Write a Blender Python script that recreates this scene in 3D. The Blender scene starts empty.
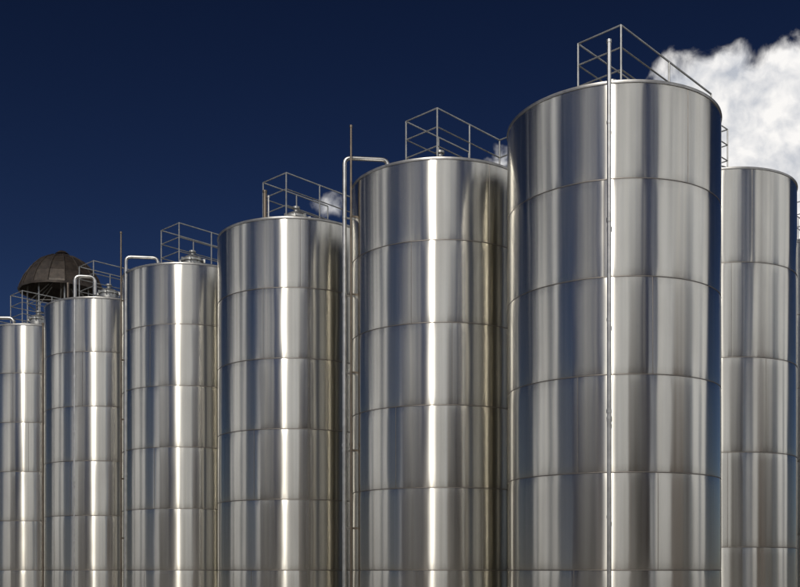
import bpy, math, random
import numpy as np
from mathutils import Vector, Matrix
random.seed(7)
scene=bpy.context.scene
EYE=1.6
# ---------------------------------------------------------------- helpers
def N(nt,t,**k):
    n=nt.nodes.new(t)
    for a,b in k.items(): setattr(n,a,b)
    return n
def setin(nt,sock,v):
    if isinstance(v,bpy.types.NodeSocket): nt.links.new(v,sock)
    else: sock.default_value=v
def M(nt,op,a,b=None,c=None,clamp=False):
    n=N(nt,'ShaderNodeMath',operation=op); n.use_clamp=clamp
    setin(nt,n.inputs[0],a)
    if b is not None: setin(nt,n.inputs[1],b)
    if c is not None: setin(nt,n.inputs[2],c)
    return n.outputs[0]
def VM(nt,op,a,b=None):
    n=N(nt,'ShaderNodeVectorMath',operation=op)
    setin(nt,n.inputs[0],a)
    if b is not None: setin(nt,n.inputs[1],b)
    return n
def noise(nt,vec,scale,detail=4,rough=.5,dim='3D'):
    n=N(nt,'ShaderNodeTexNoise',noise_dimensions=dim)
    nt.links.new(vec,n.inputs['Vector']); n.inputs['Scale'].default_value=scale
    n.inputs['Detail'].default_value=detail; n.inputs['Roughness'].default_value=rough
    return n.outputs[0]
def mapr(nt,v,a,b,c,d,smooth=False):
    n=N(nt,'ShaderNodeMapRange'); n.interpolation_type='SMOOTHSTEP' if smooth else 'LINEAR'
    nt.links.new(v,n.inputs[0])
    for i,x in enumerate((a,b,c,d)): n.inputs[i+1].default_value=x
    return n.outputs[0]
def mixc(nt,f,a,b,mode='MIX'):
    n=N(nt,'ShaderNodeMix',data_type='RGBA',blend_type=mode)
    setin(nt,n.inputs[0],f); setin(nt,n.inputs[6],a); setin(nt,n.inputs[7],b)
    return n.outputs[2]
def new_mat(name):
    m=bpy.data.materials.new(name); m.use_nodes=True
    nt=m.node_tree; b=nt.nodes['Principled BSDF']
    return m,nt,b
def empty(name,loc):
    o=bpy.data.objects.new(name,None); o.location=loc; o.empty_display_size=.3
    scene.collection.objects.link(o); return o
def mesh_obj(name,verts,faces,mat,parent=None,smooth=True,loc=(0,0,0)):
    me=bpy.data.meshes.new(name); me.from_pydata(verts,[],faces); me.update()
    if mat: me.materials.append(mat)
    me.polygons.foreach_set('use_smooth',[smooth]*len(me.polygons))
    o=bpy.data.objects.new(name,me); o.location=loc
    scene.collection.objects.link(o)
    if parent: o.parent=parent
    return o
class MB:
    def __init__(s): s.v=[]; s.f=[]
    def tube(s,pts,r,seg=12,cap=True):
        pts=[Vector(p) for p in pts]; n=len(pts); base=len(s.v)
        prev=None
        for i,p in enumerate(pts):
            if i==0: t=pts[1]-pts[0]
            elif i==n-1: t=pts[-1]-pts[-2]
            else: t=(pts[i+1]-p).normalized()+(p-pts[i-1]).normalized()
            t.normalize()
            if prev is None: u=t.orthogonal().normalized()
            else: u=(prev-t*prev.dot(t)).normalized()
            prev=u; w=t.cross(u)
            for k in range(seg):
                a=2*math.pi*k/seg
                s.v.append(tuple(p+(u*math.cos(a)+w*math.sin(a))*r))
        for i in range(n-1):
            for k in range(seg):
                a=base+i*seg+k; b=base+i*seg+(k+1)%seg
                s.f.append((a,b,b+seg,a+seg))
        if cap:
            s.f.append(tuple(base+k for k in range(seg))[::-1])
            s.f.append(tuple(base+(n-1)*seg+k for k in range(seg)))
    def box(s,c,size,ux=(1,0,0)):
        ux=Vector(ux).normalized(); uz=Vector((0,0,1)); uy=uz.cross(ux); c=Vector(c); b=len(s.v)
        for dz in(-1,1):
            for dy in(-1,1):
                for dx in(-1,1):
                    s.v.append(tuple(c+ux*dx*size[0]/2+uy*dy*size[1]/2+uz*dz*size[2]/2))
        for q in((0,2,3,1),(4,5,7,6),(0,1,5,4),(2,6,7,3),(0,4,6,2),(1,3,7,5)):
            s.f.append(tuple(b+i for i in q))
    def lathe(s,prof,c=(0,0,0),seg=48):
        b=len(s.v)
        for r,z in prof:
            for k in range(seg):
                a=2*math.pi*k/seg
                s.v.append((c[0]+r*math.cos(a),c[1]+r*math.sin(a),c[2]+z))
        for i in range(len(prof)-1):
            for k in range(seg):
                a=b+i*seg+k; d=b+i*seg+(k+1)%seg
                s.f.append((a,d,d+seg,a+seg))
    def obj(s,name,mat,parent=None,smooth=True,loc=(0,0,0)):
        o=mesh_obj(name,s.v,s.f,mat,parent,smooth,loc)
        if smooth:
            try: o.data.set_sharp_from_angle(angle=math.radians(40))
            except Exception: pass
        return o
def bend(p0,p1,p2,r,n=6):
    p0,p1,p2=map(Vector,(p0,p1,p2)); a=p1+(p0-p1).normalized()*r; b=p1+(p2-p1).normalized()*r
    return [a*(1-i/n)**2+p1*2*(i/n)*(1-i/n)+b*(i/n)**2 for i in range(n+1)]
# ---------------------------------------------------------------- materials
def steel_mat():
    m,nt,b=new_mat('brushed_stainless_steel')
    tc=N(nt,'ShaderNodeTexCoord'); oi=N(nt,'ShaderNodeObjectInfo')
    r=M(nt,'MULTIPLY',oi.outputs['Random'],57.0)
    off=N(nt,'ShaderNodeCombineXYZ')
    for i in range(3): nt.links.new(r,off.inputs[i])
    at=N(nt,'ShaderNodeAttribute',attribute_name='course')
    sc=VM(nt,'MULTIPLY',tc.outputs['Object'],(1,1,.01)).outputs[0]
    v=VM(nt,'ADD',sc,off.outputs[0]).outputs[0]
    v=VM(nt,'ADD',v,at.outputs['Color']).outputs[0]
    streak=noise(nt,v,9,3,.6)
    sc2=VM(nt,'MULTIPLY',tc.outputs['Object'],(1,1,.3)).outputs[0]
    v2=VM(nt,'ADD',sc2,off.outputs[0]).outputs[0]
    blot=noise(nt,v2,1.3,3,.55)
    col=mixc(nt,mapr(nt,streak,.35,.65,0,1),(.62,.60,.54,1),(.70,.68,.62,1))
    col=mixc(nt,mapr(nt,blot,.45,.75,0,.3),col,(.50,.47,.42,1))
    sm=mapr(nt,at.outputs['Alpha'],0,1,0,.4)
    col=mixc(nt,sm,col,(.33,.30,.26,1))
    nt.links.new(col,b.inputs['Base Color'])
    b.inputs['Metallic'].default_value=1
    nt.links.new(M(nt,'ADD',mapr(nt,streak,.3,.7,.17,.21),mapr(nt,blot,.3,.7,0,.05)),b.inputs['Roughness'])
    b.inputs['Anisotropic'].default_value=.98
    b.inputs['Anisotropic Rotation'].default_value=.25
    tg=N(nt,'ShaderNodeTangent',direction_type='RADIAL',axis='Z')
    nt.links.new(tg.outputs[0],b.inputs['Tangent'])
    return m
STEEL=steel_mat()
def simple_metal(name,c,rough,var=.25,metal=1):
    m,nt,b=new_mat(name); tc=N(nt,'ShaderNodeTexCoord')
    n=noise(nt,tc.outputs['Object'],6,2,.6)
    c2=tuple(x*(1-var) for x in c)+(1,)
    nt.links.new(mixc(nt,mapr(nt,n,.35,.65,0,1),c+(1,),c2),b.inputs['Base Color'])
    b.inputs['Roughness'].default_value=rough
    b.inputs['Metallic'].default_value=metal
    return m
PIPE=simple_metal('pipe_steel',(.66,.65,.62),.34)
PIPEW=simple_metal('pipe_bronze_tinted',(.24,.20,.16),.42)
RAIL=simple_metal('galvanised_rail',(.50,.50,.48),.45)
WELD=simple_metal('weld_seam',(.22,.20,.18),.5)
ROOF=simple_metal('roof_steel',(.45,.44,.42),.4)
DARK=simple_metal('weathered_dome_metal',(.060,.046,.036),.45,.5,.4)
# ---------------------------------------------------------------- tank
def tank(name,x,y,R,ztop,course,walk=True,rail_len=1.9,walk_link=True,seed=0,amp=1.0,rail_kw={}):
    rnd=random.Random(seed); rs=np.random.RandomState(seed)
    root=empty(name,(x,y,0))
    seg=900
    zr=[ztop]
    while zr[-1]-course>0.02: zr.append(zr[-1]-course)
    zr.append(0.0); zr=zr[::-1]
    per=10
    ts=np.array([.5-.5*math.cos(math.pi*i/per) for i in range(per+1)])
    A=np.arange(seg)*2*math.pi/seg
    glob=sum(rs.uniform(.3,1)*np.sin(n*A+rs.uniform(0,6.28))/n for n in (2,3,5,7,11,17))*.006
    V=[];AT=[]; seams=[]
    for ci in range(len(zr)-1):
        z0,z1=zr[ci],zr[ci+1]; h=z1-z0
        rn=np.zeros(seg)
        for n in list(rs.randint(8,26,6))+list(rs.randint(26,60,5)):
            rn+=rs.uniform(.3,1)*np.sin(n*A+rs.uniform(0,6.28))/n**1.2
        rn2=np.zeros(seg)
        for n in rs.randint(8,40,6): rn2+=rs.uniform(.3,1)*np.sin(n*A+rs.uniform(0,6.28))/n
        dents=[(rs.uniform(0,6.28),rs.uniform(.05,.95),rs.uniform(.05,.14),rs.uniform(-1,1)) for _ in range(11)]
        co=rs.uniform(0,40,3)
        # two plates per course: vertical welds staggered between courses
        sa=(-1.9 if ci%2 else -1.25)+rs.uniform(-.25,.25); seams.append((sa,sa+math.pi))
        vs=np.zeros(seg)
        for s0 in (sa,sa+math.pi):
            dd=(A-s0+math.pi)%(2*math.pi)-math.pi
            vs=vs-.0016*np.exp(-(np.abs(dd)/.035)**1.5)
        for t in ts:
            edge=min(t,1-t)*h
            pin=-.004*math.exp(-(edge/.04)**2)+.0015*math.sin(math.pi*t)
            w=rn*.0048+rn2*.0022*math.cos(math.pi*t+co[0])+glob+vs
            for da,dt,ds,dg in dents:
                dd=(A-da+math.pi)%(2*math.pi)-math.pi
                w=w+dg*.0018*np.exp(-(dd/ds)**2-((t-dt)/.2)**2)
            w=w+.0005*np.sin(A*60+co[1])*np.sin(A*9+co[2])*math.exp(-(edge/.10)**2)
            r=R+(pin+w)*amp
            V.append(np.stack([r*np.cos(A),r*np.sin(A),np.full(seg,z0+h*t)],1))
            AT.append(np.tile([co[0],co[1],co[2],math.exp(-(edge/.03)**2)],(seg,1)))
    V=np.concatenate(V); AT=np.concatenate(AT); nrow=len(V)//seg
    k=np.arange(seg); k2=(k+1)%seg
    F=np.concatenate([np.stack([i*seg+k,i*seg+k2,(i+1)*seg+k2,(i+1)*seg+k],1) for i in range(nrow-1) if (i+1)%(per+1)!=0])
    me=bpy.data.meshes.new('shell')
    me.vertices.add(len(V)); me.vertices.foreach_set('co',V.ravel())
    me.loops.add(F.size); me.loops.foreach_set('vertex_index',F.ravel().astype(np.int32))
    me.polygons.add(len(F)); me.polygons.foreach_set('loop_start',np.arange(0,F.size,4,dtype=np.int32))
    me.update(calc_edges=True); me.validate()
    me.polygons.foreach_set('use_smooth',np.ones(len(F),bool))
    ca=me.attributes.new('course','FLOAT_COLOR','POINT'); ca.data.foreach_set('color',AT.ravel())
    me.materials.append(STEEL)
    o=bpy.data.objects.new('shell',me); scene.collection.objects.link(o); o.parent=root
    mb=MB()
    for z in zr[1:-1]:
        mb.lathe([(R-.012,-.011),(R+.000,-.007),(R+.0015,0),(R+.000,.007),(R-.012,.011)],(0,0,z),180)
    for ci,ss in enumerate(seams):
        for a in ss:
            # ride the weld bead on the actual plate surface
            pts=[]
            ki=int(round((a%(2*math.pi))/(2*math.pi)*seg))%seg
            for j in range(per+1):
                p=Vector(V[(ci*(per+1)+j)*seg+ki].tolist()); q=Vector((p.x,p.y,0)).normalized()
                pts.append(p+q*.0005)
            mb.tube(pts,.0042,6,False)
    mb.obj('weld_seams',WELD,root)
    mb=MB()
    mb.lathe([(R-.006,-.05),(R+.010,-.045),(R+.014,-.02),(R+.010,.0),(R-.01,.012),(R-.06,.03),(R*.6,.17),(R*.25,.31),(.02,.36)],(0,0,ztop),180)
    mb.obj('conical_roof',ROOF,root)
    mb=MB(); zt=ztop+.27
    mb.lathe([(.26,0),(.26,.28),(.30,.285),(.30,.33),(.27,.34),(.24,.39),(.12,.45),(.05,.47),(.05,.53),(.09,.54),(.09,.58),(.001,.6)],(0,0,zt),40)
    for q in range(8):
        a=q*math.pi/4
        mb.box((.31*math.cos(a),.31*math.sin(a),zt+.31),(.06,.04,.09),(math.cos(a),math.sin(a),0))
    mb.obj('manhole',RAIL,root)
    if walk: guard(root,ztop,rail_len,walk_link,**rail_kw)
    return root
def guard(root,ztop,L,link,A=(-.10,-1.15,0),B=(-.69,-.57,0),d=(.68,.73,0)):
    A=Vector(A); B=Vector(B); d=Vector(d).normalized()
    zf=ztop+.10; zr=ztop+1.20
    mb=MB(); r=.017
    C=A+d*L; D=B+d*L
    def up(p,z): return (p.x,p.y,z)
    for p in [A,B,A+d*L*.5,B+d*L*.5,C,D]: mb.tube([up(p,ztop+.02),up(p,zr)],r,8)
    mb.tube([up(D,zr),up(B,zr),up(A,zr),up(C,zr)],r,8)
    for z in (zr-.36,zr-.72):
        mb.tube([up(B,z),up(A,z)],r*.8,8); mb.tube([up(A,z),up(C,z)],r*.8,8); mb.tube([up(B,z),up(D,z)],r*.8,8)
    if link:
        e=Vector((.71,-.70,0)).normalized()
        P=C; Q=C+e*.75
        for z in (zr,zr-.36,zr-.72): mb.tube([up(P,z),up(Q,z)],r*.85,8)
        mb.tube([up(Q,ztop+.05),up(Q,zr)],r,8)
        mb.tube([up(P+e*.38,ztop+.05),up(P+e*.38,zr)],r*.8,8)
    for p,q in((A,C),(B,D)):
        mid=(p+q)/2; mb.box((mid.x,mid.y,zf+.06),((q-p).length-.05,.008,.12),d)
    mb.obj('guard_rail',RAIL,root)
    g=MB(); w=(A-B); n=26
    for i in range(n):
        p=B+d*(L*(i+.5)/n)+w/2
        g.box((p.x,p.y,zf+.03),(.008,w.length-.03,.03),d)
    g.obj('walkway_grating',RAIL,root)
TX=[(3.67,17.3),(.81,20.2),(-2.42,23.3),(-5.5,26.5),(-8.62,29.6),(-11.8,32.65),(-14.9,35.7)]
tanks=[]
H=9.2; CR=1.52
lens=[3.2,1.95,2.0,2.0,2.0,2.0,2.0]
for i,(x,y) in enumerate(TX):
    tanks.append(tank('steel_storage_tank',x,y,1.8,H,CR,rail_len=lens[i],walk_link=(i in(1,2,3,4)),seed=11+i))
t7=tank('steel_storage_tank',7.6,24.0,1.8,10.55,2.11,rail_len=1.8,walk_link=False,seed=31,amp=1.3,rail_kw=dict(A=(-.05,-.95,0),B=(-.5,-1.4,0),d=(-.7,.7,0)))
t8=tank('steel_storage_tank',12.75,30.0,1.8,11.05,2.11,rail_len=2.4,walk_link=False,seed=33,rail_kw=dict(A=(-1.0,-1.3,0),B=(-1.55,-.7,0)))
t9=tank('steel_storage_tank',-12.6,37.0,1.8,9.9,2.11,walk=False,seed=35)
# ---------------------------------------------------------------- riser pipes
def wpos(px,D): return (px-400)/1000.0*D
def riser(root,wx,wy,ztop,r,mat,arm=None,R=1.8,brk=True,name='riser_pipe'):
    lx,ly=wx-root.location.x,wy-root.location.y
    mb=MB()
    if arm is None:
        mb.tube([(lx,ly,.15),(lx,ly,ztop)],r,16)
        mb.lathe([(r,0),(r+.008,.004),(r+.008,.05),(r*.4,.06)],(lx,ly,ztop-.02),16)
    else:
        ax,ay,az=arm; ax-=root.location.x; ay-=root.location.y
        c=bend((lx,ly,.15),(lx,ly,ztop),(ax,ay,ztop),r*3.2)
        c2=bend((lx,ly,ztop),(ax,ay,ztop),(ax,ay,az),r*3.2)
        mb.tube([Vector((lx,ly,.15))]+c+c2+[Vector((ax,ay,az))],r,16)
    z=1.1
    while z<ztop-.3:
        mb.lathe([(r,-.03),(r+.009,-.028),(r+.009,.028),(r,.03)],(lx,ly,z),16); z+=2.95
    if brk:
        dv=Vector((lx,ly,0)); L=dv.length; u=dv.normalized()
        z=.9
        while z<9.1:
            p=u*(R-.01)
            mb.box(((p.x+lx)/2,(p.y+ly)/2,z),(max(L-R,.02)+.01,.012,.035),u)
            mb.lathe([(r,-.02),(r+.006,-.02),(r+.006,.02),(r,.02)],(lx,ly,z),16)
            z+=1.52
    mb.obj(name,mat,root)
riser(tanks[0],wpos(609,15.42),15.42,EYE+.528*15.42,.033,PIPE)
D=19.6
riser(tanks[1],wpos(344.5,D),D,EYE+.412*D,.042,PIPE,arm=(wpos(388,D+.1),D+.1,9.3))
riser(tanks[1],wpos(351,D-.1),D-.1,EYE+.443*(D-.1),.022,PIPEW)
D=21.75
riser(tanks[2],wpos(265,D),D,EYE+.378*D,.042,PIPEW)
riser(tanks[2],wpos(268.5,D-.05),D-.05,EYE+.372*D,.018,PIPE)
D=25.6
riser(tanks[3],wpos(121,D),D,EYE+.337*D,.022,PIPEW)
riser(tanks[3],wpos(126,D-.1),D-.1,EYE+.312*D,.042,PIPE,arm=(wpos(158,D),D,9.3))
D=28.0
riser(tanks[4],wpos(68,D),D,EYE+.286*D,.032,PIPEW)
riser(tanks[4],wpos(75,D-.1),D-.1,EYE+.293*D,.048,PIPE,arm=(wpos(95,D),D,9.3))
D=31.0
riser(tanks[5],wpos(-16,D),D,EYE+.252*D,.055,PIPE,arm=(wpos(14,D),D,9.3))
riser(tanks[5],wpos(43,D),D,EYE+.246*D,.03,PIPEW)
riser(t7,wpos(719.5,22.0),22.0,EYE+.45*22,.03,PIPEW)
# ---------------------------------------------------------------- domed canopy
def dome():
    x,y=-12.5,37.0
    root=empty('domed_roof_canopy',(x,y,0))
    zr=EYE+.284*36.2; za=EYE+.314*37
    R=1.5; hgt=za-zr
    seg=16; mb=MB()
    prof=[(1.0,0),(.985,.08),(.88,.36),(.72,.62),(.53,.82),(.33,.94),(.12,1.0)]
    pr=[(R*a,hgt*b) for a,b in prof]
    mb.lathe(pr,(0,0,zr),seg)
    mb.lathe([(a*.975,b-.03) for a,b in pr][::-1],(0,0,zr),seg)
    mb.obj('canopy_shell',DARK,root,smooth=False)
    rb=MB()
    for k in range(seg):
        a=2*math.pi*k/seg
        rb.tube([((r+.012)*math.cos(a),(r+.012)*math.sin(a),zr+z) for r,z in pr],.022,6)
    rb.lathe([(R+.03,-.06),(R+.05,-.06),(R+.05,.02),(R+.01,.03),(R-.02,-.03),(R+.03,-.06)],(0,0,zr),seg)
    rb.lathe([(.18,0),(.18,.1),(.25,.1),(.12,.2),(.001,.22)],(0,0,za-.03),12)
    rb.obj('canopy_ribs',DARK,root)
    fr=MB()
    for k in range(8):
        a=2*math.pi*(k+.5)/8; c,s=math.cos(a)*1.2,math.sin(a)*1.2
        fr.tube([(c,s,9.9),(c,s,zr+.1)],.03,8)
        a2=2*math.pi*(k+1.5)/8; c2,s2=math.cos(a2)*1.2,math.sin(a2)*1.2
        for z in (10.35,10.8,11.3): fr.tube([(c,s,z),(c2,s2,z)],.018,6)
        fr.tube([(c,s,zr-.5),(c*.4,s*.4,zr+.25)],.02,6)
    fr.lathe([(.45,0),(.45,.9),(.5,.9),(.5,1.0),(.2,1.1),(.001,1.1)],(0,0,10.1),24)
    fr.obj('support_frame',RAIL,root)
dome()
# ---------------------------------------------------------------- ground, and warehouses added out of view for the tank reflections
gm,nt,b=new_mat('concrete_yard')
tc=N(nt,'ShaderNodeTexCoord'); n1=noise(nt,tc.outputs['Object'],.25,3,.6)
c=mixc(nt,mapr(nt,n1,.35,.65,0,1),(.14,.13,.11,1),(.23,.21,.185,1))
nt.links.new(c,b.inputs['Base Color']); b.inputs['Roughness'].default_value=.85
mesh_obj('ground',[(-3000,-3000,-.02),(3000,-3000,-.02),(3000,3000,-.02),(-3000,3000,-.02)],[(0,1,2,3)],gm,smooth=False)
def flat(name,c,r=.8):
    m,nt,b=new_mat(name); tc=N(nt,'ShaderNodeTexCoord'); n=noise(nt,tc.outputs['Object'],.8,2,.6)
    nt.links.new(mixc(nt,n,tuple(x*.75 for x in c)+(1,),tuple(x*1.2 for x in c)+(1,)),b.inputs['Base Color']); b.inputs['Roughness'].default_value=r
    return m
BR=flat('brick_wall',(.22,.13,.08)); RF=flat('roof_sheet',(.12,.11,.10)); GL=flat('window_glass',(.03,.035,.04),.15); DR=flat('door_paint',(.15,.17,.16),.5)
def reflection_warehouse(cx,cy,L,Dp,h,rise):  # unseen building, added so its dark walls reflect in the steel
    root=empty('added_reflection_warehouse',(cx,cy,0))
    m=MB(); m.box((0,0,h/2),(L,Dp,h)); m.obj('walls',BR,root,False)
    v=[(-L/2-.4,-Dp/2-.5,h+.01),(L/2+.4,-Dp/2-.5,h+.01),(L/2+.4,Dp/2+.5,h+.01),(-L/2-.4,Dp/2+.5,h+.01),(-L/2-.4,0,h+rise),(L/2+.4,0,h+rise)]
    mesh_obj('roof',v,[(0,1,5,4),(2,3,4,5),(0,4,3),(1,2,5),(0,3,2,1)],RF,root,False)
    w=MB(); d=MB(); n=int(L/4)
    for i in range(n):
        x=-L/2+(i+.5)*L/n
        for z in (2.6,h-1.9):
            if i%4==1 and z<3: d.box((x,Dp/2+.03,1.75),(2.8,.08,3.5)); continue
            w.box((x,Dp/2+.02,z),(1.9,.06,1.5))
    w.obj('windows',GL,root,False); d.obj('doors',DR,root,False)
reflection_warehouse(-34,-30,34,14,11,3)
reflection_warehouse(16,-30,16,14,14,3)
reflection_warehouse(52,-6,26,12,12,3)
# ---------------------------------------------------------------- world
SA=math.radians(14); SE=math.radians(38)
sun_vec=Vector((-math.sin(SA)*math.cos(SE),-math.cos(SA)*math.cos(SE),math.sin(SE)))
w=bpy.data.worlds.new('World'); scene.world=w; w.use_nodes=True; nt=w.node_tree; nt.nodes.clear()
try: w.cycles.sampling_method='NONE'
except Exception as e: print(e)
def cdir(px,py): return Vector(((px-400)/1000,1,(570-py)/1000)).normalized()
tc=N(nt,'ShaderNodeTexCoord'); v=tc.outputs['Generated']
blobs=[(698,104,.040),(722,88,.030),(752,106,.036),(788,84,.034),(825,100,.045),(780,150,.074),(830,160,.08),(720,150,.06),(662,84,.014),(329,208,.0045),(334,213,.004),(496,150,.006),(503,157,.006)]
cur=None
wn=N(nt,'ShaderNodeTexNoise'); nt.links.new(v,wn.inputs['Vector']); wn.inputs['Scale'].default_value=22; wn.inputs['Detail'].default_value=2
vw=VM(nt,'ADD',v,VM(nt,'MULTIPLY',VM(nt,'SUBTRACT',wn.outputs['Color'],(.5,.5,.5)).outputs[0],(.028,.028,.028)).outputs[0]).outputs[0]
for px,py,r in blobs:
    s=M(nt,'SUBTRACT',r,VM(nt,'DISTANCE',vw,tuple(cdir(px,py))).outputs['Value'])
    cur=s if cur is None else M(nt,'SMOOTH_MAX',cur,s,.004)
fb=noise(nt,vw,36,7,.52)
fb2=noise(nt,VM(nt,'ADD',vw,(-.006,0,.010)).outputs[0],36,4,.5)
soft=noise(nt,vw,11,2,.5)
sep=N(nt,'ShaderNodeSeparateXYZ'); nt.links.new(v,sep.inputs[0])
vb=VM(nt,'MULTIPLY',v,(1,1,.45)).outputs[0]
big=noise(nt,vb,3.6,3,.55)
behind=mapr(nt,sep.outputs[1],.15,.66,-.01,-.4)
added_clouds=M(nt,'ADD',M(nt,'MULTIPLY',M(nt,'SUBTRACT',big,.50),1.0),behind)  # invented clouds outside the frame, added to band the steel reflections
cur=M(nt,'MAXIMUM',cur,added_clouds)
dens=M(nt,'ADD',cur,M(nt,'MULTIPLY',M(nt,'SUBTRACT',fb,.5),.045))
mask=mapr(nt,dens,-.004,.012,0,1,True)
shade=M(nt,'MULTIPLY',M(nt,'SUBTRACT',fb,fb2),2.6)
shade=M(nt,'ADD',shade,mapr(nt,soft,.40,.60,.15,.80))
shade=M(nt,'ADD',shade,mapr(nt,cur,0,.03,.3,0),clamp=True)
ccol=mixc(nt,shade,(5.0,5.3,5.9,1),(9.7,9.5,9.3,1))
sky=N(nt,'ShaderNodeTexSky',sky_type='NISHITA'); sky.sun_disc=False
sky.sun_elevation=SE; sky.sun_rotation=math.pi+SA; sky.air_density=1.0; sky.dust_density=.3; sky.ozone_density=3.0; sky.altitude=1500
gm_=N(nt,'ShaderNodeGamma'); nt.links.new(sky.outputs[0],gm_.inputs[0]); gm_.inputs[1].default_value=1.7
skc=mixc(nt,1.0,gm_.outputs[0],(.056,.049,.054,1),'MULTIPLY')
colr=mixc(nt,mask,skc,ccol)
bg=N(nt,'ShaderNodeBackground'); nt.links.new(colr,bg.inputs[0]); bg.inputs[1].default_value=.1
out=N(nt,'ShaderNodeOutputWorld'); nt.links.new(bg.outputs[0],out.inputs[0])
ld=bpy.data.lights.new('sun','SUN'); ld.energy=2.0; ld.angle=math.radians(.5); ld.color=(1,.95,.87)
lo=bpy.data.objects.new('sun',ld); scene.collection.objects.link(lo); lo.rotation_euler=sun_vec.to_track_quat('Z','Y').to_euler()
cd=bpy.data.cameras.new('camera'); cam=bpy.data.objects.new('camera',cd); scene.collection.objects.link(cam)
cam.location=(0,0,EYE); cam.rotation_euler=(math.pi/2,0,0); cd.lens=45; cd.sensor_width=36; cd.shift_y=276.5/800; cd.clip_end=10000
scene.camera=cam
scene.view_settings.view_transform='Standard'; scene.view_settings.look='None'; scene.view_settings.exposure=0
